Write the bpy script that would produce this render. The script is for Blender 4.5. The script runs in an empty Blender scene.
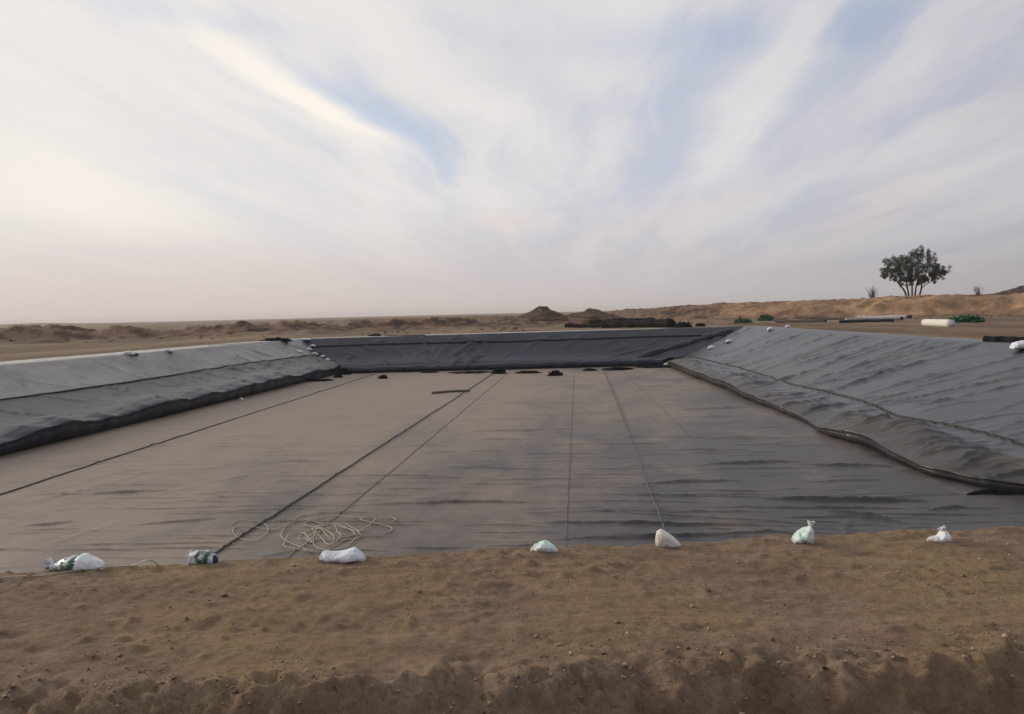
import bpy, bmesh, math, random
import numpy as np
from mathutils import Vector, Matrix
random.seed(7); RS = np.random.RandomState(11)
scene = bpy.context.scene
COL = scene.collection
R = math.radians

# ------------------------------------------------------------------ camera geometry
F = 780.0
CAM = np.array([0, 0, 2.05])
ps, th, ro = map(R, (4.8, 3.25, 1.375))
_fh = np.array([-math.sin(ps), math.cos(ps), 0]); _r = np.array([math.cos(ps), math.sin(ps), 0]); _z = np.array([0, 0, 1.])
_f = _fh*math.cos(th) - _z*math.sin(th); _u = np.cross(_r, _f)
CR = _r*math.cos(ro) - _u*math.sin(ro); CU = _u*math.cos(ro) + _r*math.sin(ro)
def ray(px, py): return _f*F + CR*(px-512) + CU*(357-py)
def aty(px, py, y):
    d = ray(px, py); return CAM + d*(y/d[1])

# ------------------------------------------------------------------ noise
_perm = np.arange(256); RS.shuffle(_perm); _perm = np.concatenate([_perm, _perm, _perm])
_g3 = RS.normal(size=(256, 3)); _g3 /= np.linalg.norm(_g3, axis=1)[:, None]
def noise3(x, y, z):
    x, y, z = np.broadcast_arrays(np.asarray(x, float), np.asarray(y, float), np.asarray(z, float))
    xi = np.floor(x).astype(int); yi = np.floor(y).astype(int); zi = np.floor(z).astype(int)
    xf = x-xi; yf = y-yi; zf = z-zi
    u = xf*xf*xf*(xf*(xf*6-15)+10); v = yf*yf*yf*(yf*(yf*6-15)+10); w = zf*zf*zf*(zf*(zf*6-15)+10)
    out = 0
    for a in (0, 1):
        for b in (0, 1):
            for c in (0, 1):
                h = _perm[_perm[_perm[(xi+a) & 255] + ((yi+b) & 255)] + ((zi+c) & 255)]
                g = _g3[h]
                d = g[..., 0]*(xf-a) + g[..., 1]*(yf-b) + g[..., 2]*(zf-c)
                out = out + d*(u if a else 1-u)*(v if b else 1-v)*(w if c else 1-w)
    return out*1.6
_a2 = RS.uniform(0, 2*math.pi, 256); _gx, _gy = np.cos(_a2), np.sin(_a2)
def n2(x, y, s=1.0, seed=0):
    x, y = np.broadcast_arrays(np.asarray(x, float)*s+seed*17.13, np.asarray(y, float)*s+seed*5.71)
    xi = np.floor(x).astype(int); yi = np.floor(y).astype(int); xf = x-xi; yf = y-yi
    u = xf*xf*xf*(xf*(xf*6-15)+10); v = yf*yf*yf*(yf*(yf*6-15)+10)
    x0 = xi & 255; x1 = (xi+1) & 255; y0 = (yi+int(seed)) & 255; y1 = (yi+1+int(seed)) & 255
    def g(a, b, fx, fy_):
        h = _perm[_perm[a]+b]; return _gx[h]*fx+_gy[h]*fy_
    a = g(x0, y0, xf, yf); b = g(x1, y0, xf-1, yf); c = g(x0, y1, xf, yf-1); d = g(x1, y1, xf-1, yf-1)
    return (a+(b-a)*u + ((c+(d-c)*u)-(a+(b-a)*u))*v)*1.45
def fbm(x, y, s=1.0, o=4, seed=0, gain=.5):
    t = 0; a = 1
    for i in range(o):
        t = t + a*n2(x, y, s, seed+i*3); s = s*2.03; a *= gain
    return t
def sst(a, b, x):
    t = np.clip((x-a)/(b-a), 0, 1); return t*t*(3-2*t)

# ------------------------------------------------------------------ pond layout (metres)
FL = -2.85
def fy(x): return 6.48 + .16*x            # crest of the near berm
TOE = [(-21.9, 8.6), (10.4, 13.9), (7.6, 68.2), (-20.45, 65.3)]
TOP = [(-29.4, 1.75), (21.6, 9.95), (15.4, 73.6), (-24.6, 68.4)]
def H(x, y):
    a = np.clip((x+28)/48., 0, 1); b = np.clip((y-7)/63., 0, 1)
    return (.15*(1-a)+.0*a)*(1-b) + (.10*(1-a)+.27*a)*b
def sdist(poly, i, x, y):
    (x0, y0), (x1, y1) = poly[i], poly[(i+1) % 4]
    l = math.hypot(x1-x0, y1-y0)
    return ((x1-x0)*(y-y0) - (y1-y0)*(x-x0))/l
def pit(x, y):
    fr = 1e9; dmin = 1e9
    for i in range(4):
        a = sdist(TOP, i, x, y); b = sdist(TOE, i, x, y)
        fr = np.minimum(fr, np.clip(a/np.maximum(a-b, 1e-3), 0, 1)); dmin = np.minimum(dmin, a)
    return fr, dmin
def seg_dist(x, y, pts):
    best = np.full(np.shape(x), 1e9); val = np.zeros(np.shape(x))
    for i in range(len(pts)-1):
        x0, y0, a0 = pts[i]; x1, y1, a1 = pts[i+1]
        dx, dy = x1-x0, y1-y0
        t = np.clip(((x-x0)*dx+(y-y0)*dy)/(dx*dx+dy*dy), 0, 1)
        d = np.hypot(x-x0-t*dx, y-y0-t*dy); side = np.sign((y-y0-t*dy)*dx-(x-x0-t*dx)*dy)
        m = d < best
        best = np.where(m, d*1.0, best); val = np.where(m, a0+t*(a1-a0), val)
        if i == 0: sd = side
        else: sd = np.where(m, side, sd)
    return best, val, sd
LR = [(-190, 62, 1.7), (-110, 80, 1.75), (-70, 88, 1.65), (-45, 98, 1.55), (-28, 108, 1.45), (-8, 116, 1.1), (6, 122, .8)]
RR = [(-8, 165, 1.0), (6, 150, 1.8), (20, 140, 2.3), (38, 126, 2.7), (62, 108, 2.85), (90, 88, 3.0), (150, 55, 3.4), (240, 0, 3.2)]
def terrain(x, y, fine=True):
    if np.ndim(x) == 0: return terrain(np.array([float(x)]), np.array([float(y)]), fine)[0]
    x = np.asarray(x, float); y = np.asarray(y, float)
    fr, d = pit(x, y)
    h = H(x, y)
    far = sst(4, 30, -d)
    z = h*(1-far)
    # plain undulation
    z = z + far*(.18*fbm(x, y, .05, 3, 2) + .05*fbm(x, y, .5, 3, 5))
    hor = np.hypot(x, y)
    # spoil ridge to the left and behind
    b, v, s = seg_dist(x, y, LR)
    wob = b + 1.6*n2(x, y, .12, 21)
    prof = np.exp(-(np.maximum(wob, 0)/3.4)**2)
    rid = v*prof*(.90+.42*n2(x, y, .22, 22)+.30*n2(x, y, .6, 23)+.16*n2(x, y, 1.5, 24))
    z = z + rid*(1+.0*s)
    # second looser row of tipped heaps in front of it
    wob2 = np.abs(b-9) + 1.5*n2(x, y, .2, 31)
    z = z + np.where(s < 0, 1, .5)*.55*np.exp(-(np.maximum(wob2, 0)/2.4)**2)*np.clip(n2(x, y, .35, 33)+.25, 0, 1)*sst(.6, 1.2, v)
    # sandy terrace to the right, with an eroded face
    b, v, s = seg_dist(x, y, RR)
    sd = b*s                                     # positive behind the crest line
    e = sd + 2.2*n2(x, y, .11, 41) + .9*n2(x, y, .4, 42) + .35*n2(x, y, 1.3, 43)
    face = sst(-9.5, 0.0, e)
    z = z + np.where(sd > -25, v*face, 0)*(1+.05*n2(x, y, .2, 44)) + .5*sst(-16, -8, e)*(1-sst(200, 400, hor))*.35
    z = z - np.where(sd > 0, sst(60, 260, sd)*v*.75, 0)
    z = z + face*(1-sst(80, 200, hor-100))*(.25*np.clip(n2(x, y, .3, 45), -.2, 1)+.16*n2(x, y, 1.1, 46))
    # low far rise on the left skyline
    z = z + 2.9*np.exp(-((x+535)/60)**2-((y-720)/90)**2)
    z = z + .5*sst(500, 1500, hor)*n2(x, y, .003, 61)
    # near berm : bank cut towards the camera, ditch, then the bank he stands on
    brk = 4.17 + .15*x + .10*fbm(x, y*0, .8, 3, 71) + .05*n2(x, y*0, 4.0, 72)
    near = (np.abs(x) < 60) & (y < 30)
    q = brk - y
    drop = -.62*sst(-.06, .95, q)
    rise = .95*sst(1.3, 3.4, q)*(1-sst(6, 14, q))
    z = z + np.where(near, (drop + rise)*(1-sst(25, 50, np.abs(x)))*np.where(q > 0, 1, 1), 0)
    # slightly domed crest and rougher soil
    cr = np.exp(-((y-fy(x)+.25)/.5)**2)
    z = z + np.where(near, .02*cr, 0)
    fm = (1-sst(9, 16, hor))*(1-sst(0.0, .5, d))
    mk = fm > 0
    if fine and mk.any():
        x_, y_, q_, fm_ = x[mk], y[mk], q[mk], fm[mk]
        t = .024*fbm(x_, y_, .7, 2, 81) + .0085*fbm(x_, y_*1.7, 2.6, 4, 83, .6) + .007*fbm(x_, y_*1.2, 11, 2, 85)
        t = t + .014*n2(x_*.35, y_*2.6-x_*.4, 1.5, 87)                 # shallow smeared ruts along the berm
        t = t - .05*np.clip(n2(x_, y_*1.6, 3.2, 86)-.42, 0, 1)          # scuffs and heel marks
        cl = np.clip(n2(x_, y_, 7.0, 88)-.30, 0, 1); t = t + .08*cl*np.clip(n2(x_, y_, 1.1, 89)+.15, 0, 1)
        cl = np.clip(n2(x_, y_, 15.0, 78)-.30, 0, 1); t = t + .05*cl*np.clip(n2(x_, y_, .9, 79)+.3, 0, 1)
        bank = sst(-.40, .05, q_)*(1-sst(1.2, 1.8, q_))
        t = t + bank*(.050*fbm(x_, y_, 2.2, 6, 91, .74) + .03*np.abs(n2(x_, y_, 9, 92)) + .03*np.abs(n2(x_, y_, 19, 94)) - .02*np.abs(n2(x_, y_, 4.0, 93)))
        crs = np.exp(-((y_-fy(x_))/.22)**2)
        t = t + crs*.018*fbm(x_, y_, 3.0, 4, 95, .65)
        z[mk] += t*fm_
    # pit under the liner
    mid = np.where(d > -6, 1.0, 0)
    z = z - .03*sst(-2.2, -1.6, d)*mid*sst(9, 16, hor)
    z = z - (h-FL+.35)*fr - .16*sst(.02, .30, d)
    return z
def surf(x, y):                                  # liner / ground without fine relief
    fr, d = pit(x, y)
    return np.where(d > 0, H(x, y) - (H(x, y)-FL)*fr, terrain(x, y, False))
def hit(px, py, dz=0.0, ymin=3.0):
    d = ray(px, py); d = d/d[1]
    ys = np.concatenate([np.arange(ymin, 30, .02), np.arange(30, 250, .05)])
    P = CAM[None, :] + d[None, :]*ys[:, None]
    s = surf(P[:, 0], P[:, 1])
    k = np.argmax(P[:, 2] < s)
    p = P[k].copy(); p[2] = s[k] + dz
    return p

# ------------------------------------------------------------------ object helpers
def mesh_obj(name, V, Fc, mat=None, parent=None, smooth=True, mats=None, midx=None):
    me = bpy.data.meshes.new(name)
    V = np.asarray(V, dtype=np.float32).reshape(-1, 3)
    if isinstance(Fc, np.ndarray):
        n = len(Fc); k = Fc.shape[1]
        me.vertices.add(len(V)); me.vertices.foreach_set('co', V.ravel())
        me.loops.add(n*k); me.loops.foreach_set('vertex_index', Fc.astype(np.int32).ravel())
        me.polygons.add(n); me.polygons.foreach_set('loop_start', np.arange(0, n*k, k, dtype=np.int32))
        me.polygons.foreach_set('loop_total', np.full(n, k, dtype=np.int32))
        me.update(calc_edges=True); me.validate()
    else:
        me.from_pydata(V.tolist(), [], Fc); me.update()
    if smooth: me.polygons.foreach_set('use_smooth', np.ones(len(me.polygons), dtype=bool))
    for m in (mats or ([mat] if mat else [])): me.materials.append(m)
    if midx is not None: me.polygons.foreach_set('material_index', np.asarray(midx, dtype=np.int32))
    o = bpy.data.objects.new(name, me); COL.objects.link(o)
    if parent: o.parent = parent
    return o
def grid_faces(n, m, wrap=False):
    i = np.arange(n-1)[:, None]; j = np.arange(m if wrap else m-1)[None, :]
    a = i*m+j; b = i*m+(j+1) % m; c = (i+1)*m+(j+1) % m; d = (i+1)*m+j
    return np.stack([a, d, c, b], -1).reshape(-1, 4)
def tag(o, label, cat, group=None):
    o['label'] = label; o['category'] = cat
    if group: o['group'] = group
    return o
def empty(name, loc, label, cat, group=None, rz=0):
    o = bpy.data.objects.new(name, None); COL.objects.link(o); o.location = loc; o.rotation_euler = (0, 0, rz)
    o.empty_display_size = .2
    return tag(o, label, cat, group)
def tube_geo(P, r, k=8, cap=True):
    P = np.asarray(P, float); n = len(P)
    r = np.full(n, r) if np.isscalar(r) else np.asarray(r, float)
    T = np.gradient(P, axis=0); T /= np.linalg.norm(T, axis=1)[:, None]+1e-9
    up = np.array([0, 0, 1.]) if abs(T[0][2]) < .9 else np.array([1., 0, 0])
    V = []; N = np.cross(T[0], up); N /= np.linalg.norm(N)
    for i in range(n):
        N = N - T[i]*N.dot(T[i]); N /= np.linalg.norm(N)+1e-9; B = np.cross(T[i], N)
        for j in range(k):
            a = 2*math.pi*j/k; V.append(P[i]+r[i]*(N*math.cos(a)+B*math.sin(a)))
    Fc = [tuple(int(q) for q in f) for f in grid_faces(n, k, True)]
    if cap: Fc += [tuple(range(k)), tuple(range((n-1)*k, n*k))[::-1]]
    return V, Fc
def join(parts):
    V = []; Fc = []
    for v, f in parts:
        o = len(V); V += list(v); Fc += [tuple(i+o for i in q) for q in f]
    return V, Fc
def smooth_path(P, n):
    P = np.asarray(P, float); m = len(P); out = []
    for k in range(n):
        t = k/(n-1)*(m-1); i = min(int(t), m-2); u = t-i
        p0, p1, p2, p3 = P[max(i-1, 0)], P[i], P[i+1], P[min(i+2, m-1)]
        out.append(.5*((2*p1)+(-p0+p2)*u+(2*p0-5*p1+4*p2-p3)*u*u+(-p0+3*p1-3*p2+p3)*u**3))
    return np.array(out)

# ------------------------------------------------------------------ materials
class NT:
    def __init__(s, tree): s.t = tree
    def n(s, typ, **kw):
        nd = s.t.nodes.new(typ)
        for k, v in kw.items():
            if k in nd.inputs: nd.inputs[k].default_value = v
            else: setattr(nd, k, v)
        return nd
    def l(s, a, b): s.t.links.new(a, b)
    def noise(s, vec, scale, detail=4, rough=.55, dist=0):
        nd = s.n('ShaderNodeTexNoise', Scale=scale, Detail=detail, Roughness=rough, Distortion=dist)
        if vec is not None: s.l(vec, nd.inputs['Vector'])
        return nd.outputs['Fac']
    def ramp(s, fac, a, b, lo=0., hi=1.):
        nd = s.n('ShaderNodeMapRange'); nd.interpolation_type = 'SMOOTHSTEP'
        nd.inputs['From Min'].default_value = a; nd.inputs['From Max'].default_value = b
        nd.inputs['To Min'].default_value = lo; nd.inputs['To Max'].default_value = hi
        s.l(fac, nd.inputs['Value']); return nd.outputs['Result']
    def mix(s, fac, a, b, mode='MIX'):
        nd = s.n('ShaderNodeMix'); nd.data_type = 'RGBA'; nd.blend_type = mode
        for sock, v in ((nd.inputs[0], fac), (nd.inputs[6], a), (nd.inputs[7], b)):
            if hasattr(v, 'links') or hasattr(v, 'is_linked'): s.l(v, sock)
            elif isinstance(v, (int, float)): sock.default_value = v
            else: sock.default_value = (*v, 1)
        return nd.outputs[2]
    def math(s, op, a, b=None, clamp=False):
        nd = s.n('ShaderNodeMath'); nd.operation = op; nd.use_clamp = clamp
        for i, v in enumerate((a, b)):
            if v is None: continue
            if isinstance(v, (int, float)): nd.inputs[i].default_value = v
            else: s.l(v, nd.inputs[i])
        return nd.outputs[0]
    def mapping(s, vec, scale=(1, 1, 1), rot=(0, 0, 0), loc=(0, 0, 0)):
        nd = s.n('ShaderNodeMapping'); s.l(vec, nd.inputs[0])
        nd.inputs['Scale'].default_value = scale; nd.inputs['Rotation'].default_value = rot; nd.inputs['Location'].default_value = loc
        return nd.outputs[0]
def new_mat(name):
    m = bpy.data.materials.new(name); m.use_nodes = True; t = NT(m.node_tree)
    b = m.node_tree.nodes['Principled BSDF']
    return m, t, b
def obj_pos(t, world=True):
    if world: return t.n('ShaderNodeNewGeometry').outputs['Position']
    return t.n('ShaderNodeTexCoord').outputs['Object']
def simple_mat(name, a, b, scale=6, rough=.7, bump=.02, bscale=30, spec=.3, world=False):
    m, t, bs = new_mat(name); p = obj_pos(t, world)
    t.l(t.mix(t.ramp(t.noise(p, scale), .35, .65), a, b), bs.inputs['Base Color'])
    bs.inputs['Roughness'].default_value = rough; bs.inputs['Specular IOR Level'].default_value = spec
    if bump:
        bp = t.n('ShaderNodeBump'); bp.inputs['Distance'].default_value = bump; bp.inputs['Strength'].default_value = .8
        t.l(t.noise(p, bscale), bp.inputs['Height']); t.l(bp.outputs[0], bs.inputs['Normal'])
    return m

def liner_mat(name, black, dust, dlo, dhi, rough=.42, stain=None, xgrad=None, bias=0.0):
    m, t, bs = new_mat(name); p = obj_pos(t, True)
    pw = t.mapping(p, (1, .5, 1))
    a = t.noise(pw, .35, 5, .6, .4); b = t.noise(p, 2.2, 6, .65); c = t.noise(p, 14, 4, .7)
    f = t.math('ADD', t.math('MULTIPLY', a, .6), t.math('ADD', t.math('MULTIPLY', b, .28), t.math('MULTIPLY', c, .12)))
    f = t.math('ADD', f, bias)
    ng = t.n('ShaderNodeNewGeometry'); sn_ = t.n('ShaderNodeSeparateXYZ'); t.l(ng.outputs['Normal'], sn_.inputs[0])
    f = t.math('ADD', f, t.ramp(sn_.outputs[2], .45, .97, -.30, .02))  # steep faces lose dust; this also puts shade into the colour
    if xgrad:                                       # wind-blown dust lies thicker towards the left
        sx = t.n('ShaderNodeSeparateXYZ'); t.l(p, sx.inputs[0])
        f = t.math('ADD', f, t.ramp(sx.outputs[0], xgrad[0], xgrad[1], xgrad[2], xgrad[3]))
        g2 = t.ramp(sx.outputs[1], 13, 50, -.05, .10); f = t.math('ADD', f, g2)  # near floor darker, far floor paler: sky reflection put into the colour
    fac = t.ramp(f, dlo, dhi)
    col = t.mix(fac, black, dust)
    if stain:
        sn = t.ramp(t.noise(p, .9, 5, .7), .56, .68, 0, .75)
        col = t.mix(sn, col, stain)
    t.l(col, bs.inputs['Base Color'])
    t.l(t.ramp(f, dlo, dhi, rough, rough+.22), bs.inputs['Roughness'])
    bs.inputs['Specular IOR Level'].default_value = .5
    bp = t.n('ShaderNodeBump'); bp.inputs['Distance'].default_value = .012; bp.inputs['Strength'].default_value = .6
    hgt = t.math('ADD', t.noise(t.mapping(p, (.9, 1.3, 1)), 1.3, 3, .5, .4), t.math('MULTIPLY', t.noise(p, 9, 3), .12))
    t.l(hgt, bp.inputs['Height']); t.l(bp.outputs[0], bs.inputs['Normal'])
    return m
M = {}
M['floor'] = liner_mat('dusty_liner_floor', (.040, .036, .037), (.245, .190, .148), .32, .68, .50, None, (-14, 9, .11, -.12))
M['left'] = liner_mat('liner_left_slope', (.020, .022, .028), (.155, .145, .135), .34, .62, .34)
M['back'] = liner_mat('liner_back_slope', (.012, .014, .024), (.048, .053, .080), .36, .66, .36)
M['leftup'] = liner_mat('liner_left_upper_sheen', (.06, .06, .062), (.33, .31, .28), .32, .60, .34)  # paler than the panel below: its sky sheen is put into the colour
M['right'] = liner_mat('liner_right_slope', (.015, .018, .027), (.112, .108, .114), .38, .70, .31, None)
M['rightmud'] = liner_mat('liner_toe_muddy', (.016, .016, .018), (.088, .073, .060), .38, .68, .40)
M['black'] = simple_mat('matte_black_liner', (.006, .006, .008), (.020, .019, .021), 2, .85, .04, 6, .05, True)
M['roll'] = simple_mat('dark_bluish_liner', (.008, .011, .023), (.018, .024, .042), 1.2, .38, .02, 2.5, .5, True)  # bluish black puts the shade under the toe rolls into the colour
M['seam'] = simple_mat('dark_weld_strip', (.018, .015, .014), (.05, .040, .034), 3, .5, 0)
M['seamd'] = simple_mat('dusty_weld_strip', (.075, .066, .062), (.19, .16, .145), 5, .6, 0, world=True)
M['geo'] = simple_mat('pale_geotextile', (.42, .40, .37), (.60, .57, .53), 2, .9, .01, 20, .1, True)

# ------------------------------------------------------------------ ground
def axis(segs):
    out = [segs[0][0]]
    for a, b, s0, s1 in segs:
        x = a
        while x < b-1e-6:
            s = s0+(s1-s0)*((x-a)/(b-a)); x = min(x+s, b); out.append(x)
    return np.unique(np.round(np.array(out), 5))
def geom(a, b, s):
    o = []
    x = a
    while x < b: x += s; s *= 1.12; o.append(x)
    return o
xs = axis([(-6.2, 5.6, .024, .024)])
xp = axis([(5.6, 60, .05, .55), (60, 130, .55, 1.2)]); xn = -axis([(6.2, 70, .05, .55), (70, 150, .55, 1.3)])[::-1]
XS = np.unique(np.concatenate([-np.array(geom(150, 4300, 2))[::-1], xn, xs, xp, geom(130, 4300, 2)]))
ya = axis([(3.4, 8.0, .024, .024), (8, 30, .06, .4), (30, 150, .4, .6), (150, 260, .6, 3)])
YS = np.unique(np.concatenate([-np.array(geom(3, 1200, 1.5))[::-1], np.arange(-3, 3.4, .1), ya, geom(260, 4300, 4)]))
XX, YY = np.meshgrid(XS, YS, indexing='ij')
ZZ = terrain(XX, YY)
def ground_mat():
    m, t, bs = new_mat('dry_soil'); p = obj_pos(t, True)
    at = t.n('ShaderNodeAttribute'); at.attribute_name = 'soil'
    sp = t.n('ShaderNodeSeparateColor'); t.l(at.outputs['Color'], sp.inputs[0])
    n1 = t.noise(p, .55, 5, .6, .3); n2_ = t.noise(t.mapping(p, (1, 2.2, 1)), 2.6, 6, .65, .5); n3 = t.noise(p, 24, 5, .7); n4 = t.noise(p, .06, 5, .6)
    a = t.mix(t.ramp(n2_, .3, .7), (.198, .136, .090), (.325, .230, .155))
    a = t.mix(t.ramp(n1, .42, .66), a, (.310, .220, .118))
    a = t.mix(t.ramp(t.noise(p, 1.3, 4, .6, .8), .60, .72, 0, .65), a, (.185, .140, .098))
    a = t.mix(t.ramp(t.noise(t.mapping(p, (1, 2.4, 1)), 7.5, 7, .72, .3), .50, .68, 0, .6), a, (.125, .090, .062))
    a = t.mix(t.ramp(t.noise(t.mapping(p, (.5, 2.6, 1), (0, 0, .15)), 1.9, 6, .7, .4), .54, .66, 0, .45), a, (.39, .30, .21))
    a = t.mix(t.ramp(n3, .3, .75, 0, .5), a, (.17, .12, .08))
    dk = t.mix(t.ramp(t.noise(p, 3.5, 5), .35, .65), (.125, .084, .054), (.24, .160, .098))       # cut bank facing the camera, its shade put into the colour
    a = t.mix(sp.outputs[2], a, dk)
    fld = t.mix(t.ramp(t.noise(t.mapping(p, (1, .35, 1)), .12, 6, .65), .38, .62), (.155, .108, .070), (.275, .198, .130))
    rdg = t.mix(t.ramp(t.noise(p, .35, 6, .7), .4, .6), (.080, .055, .040), (.260, .168, .110))
    org = t.mix(t.ramp(t.noise(p, .28, 6, .7, .4), .36, .64), (.20, .125, .075), (.44, .275, .165))
    far = t.mix(t.ramp(n4, .4, .6), fld, rdg)
    c = t.mix(sp.outputs[0], a, fld)
    # red = away from the pond, green = spoil ridge (0.5) / sandy terrace (1)
    c = t.mix(t.ramp(sp.outputs[1], .25, .45), c, rdg)
    c = t.mix(t.ramp(sp.outputs[1], .6, .95), c, org)
    t.l(c, bs.inputs['Base Color']); bs.inputs['Roughness'].default_value = .95; bs.inputs['Specular IOR Level'].default_value = .12
    bp = t.n('ShaderNodeBump'); bp.inputs['Distance'].default_value = .045; bp.inputs['Strength'].default_value = 1.0
    h = t.math('ADD', t.noise(p, 9, 8, .7), t.math('MULTIPLY', t.noise(p, 45, 6, .7), .35))
    t.l(h, bp.inputs['Height'])
    bp2 = t.n('ShaderNodeBump'); bp2.inputs['Distance'].default_value = .5; bp2.inputs['Strength'].default_value = .8
    h2 = t.math('MULTIPLY', t.noise(p, .9, 6, .7), sp.outputs[0]); t.l(h2, bp2.inputs['Height']); t.l(bp.outputs[0], bp2.inputs['Normal'])
    t.l(bp2.outputs[0], bs.inputs['Normal'])
    return m
M['soil'] = ground_mat()
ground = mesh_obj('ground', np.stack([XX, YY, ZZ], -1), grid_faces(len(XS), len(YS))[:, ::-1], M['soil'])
ground['kind'] = 'structure'
hor = np.hypot(XX, YY)
bL, vL, sL = seg_dist(XX, YY, LR); bR, vR, sR = seg_dist(XX, YY, RR); sdR = bR*sR
redc = sst(20, 60, hor)
gr = .5*np.exp(-(np.maximum(bL+2*n2(XX, YY, .15, 3)-3, 0)/5)**2)
gr = np.where((sL > 0) & (bL > 3), np.maximum(gr, .25*(1-sst(60, 200, bL))), gr)
rg = sst(-14, -6, sdR+2*n2(XX, YY, .1, 4))*(1-sst(200, 500, sdR))*sst(-5, 25, XX)
gr = np.maximum(gr, rg*sst(-15, 40, XX))
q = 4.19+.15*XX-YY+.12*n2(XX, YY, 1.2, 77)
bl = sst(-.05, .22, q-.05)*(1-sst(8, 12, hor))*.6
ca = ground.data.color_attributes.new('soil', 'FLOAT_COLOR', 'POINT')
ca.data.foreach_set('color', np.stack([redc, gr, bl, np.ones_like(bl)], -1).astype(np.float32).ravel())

# loose clods and pebbles on the near berm : uncountable
def clods():
    ico = bmesh.new(); bmesh.ops.create_icosphere(ico, subdivisions=1, radius=1)
    bv = np.array([v.co[:] for v in ico.verts]); bf = np.array([[v.index for v in f.verts] for f in ico.faces]); ico.free()
    n = 7500
    x = RS.uniform(-6, 5.4, n); k = RS.uniform(0, 1, n)
    y0 = 4.20+.15*x
    y = np.where(k < .60, y0 + RS.normal(0, .22, n), y0 + RS.uniform(-.1, 2.1, n))
    dens = n2(x, y, 1.4, 99) + .25*n2(x, y, 5, 98) + np.where(k < .60, .25, -.02)
    keep = (dens > 0) & (y < fy(x)+.05)
    x, y = x[keep], y[keep]
    z = terrain(x, y)
    r = np.minimum(.0026*np.exp(RS.normal(0, .7, len(x))) + .0018, .024)
    V = []; Fc = []
    for i in range(len(x)):
        s = RS.uniform(.6, 1.3, 3)*r[i]
        v = bv*(1+.28*RS.normal(size=(len(bv), 1)))*s
        a = RS.uniform(0, 6.28); c, d = math.cos(a), math.sin(a)
        v = np.stack([v[:, 0]*c-v[:, 1]*d, v[:, 0]*d+v[:, 1]*c, v[:, 2]*.75], -1)+[x[i], y[i], z[i]+r[i]*.25]
        V.append(v); Fc.append(bf+i*len(bv))
    m = simple_mat('clod', (.12, .085, .058), (.40, .31, .23), 14, .95, .002, 90, .1, True)
    o = mesh_obj('loose_clods', np.concatenate(V), np.concatenate(Fc), m, smooth=False)
    o['kind'] = 'stuff'; tag(o, 'loose clods and pebbles scattered on the brown soil berm', 'soil clods')
clods()

# ------------------------------------------------------------------ pond liner
liner = empty('pond_liner', (0, 0, 0), 'huge black plastic sheet lining the whole dug basin, dusty on its floor', 'pond liner')

def add_ridges(A, B, D, rl, taper=True):
    """rl: (a0,b0,half length,width,height,angle,curve) ; a along x, b along y; the ridge runs along its angle"""
    for a0, b0, L, w, h, an, cv in rl:
        ca_, sa = math.cos(an), math.sin(an)
        u = (A-a0)*ca_+(B-b0)*sa; v = -(A-a0)*sa+(B-b0)*ca_
        m = np.abs(u) < L
        if not m.any(): continue
        u = u[m]; v = v[m]
        v = v - cv*(u/L)**2 - .35*w*np.sin(u*2.1/max(w*6, .3)+a0)
        tp = (1-(u/L)**2)**.9
        ww = np.where(v > 0, w*1.15, w*.55)
        D[m] += h*tp*np.exp(-(np.abs(v)/ww)**1.25)
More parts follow.
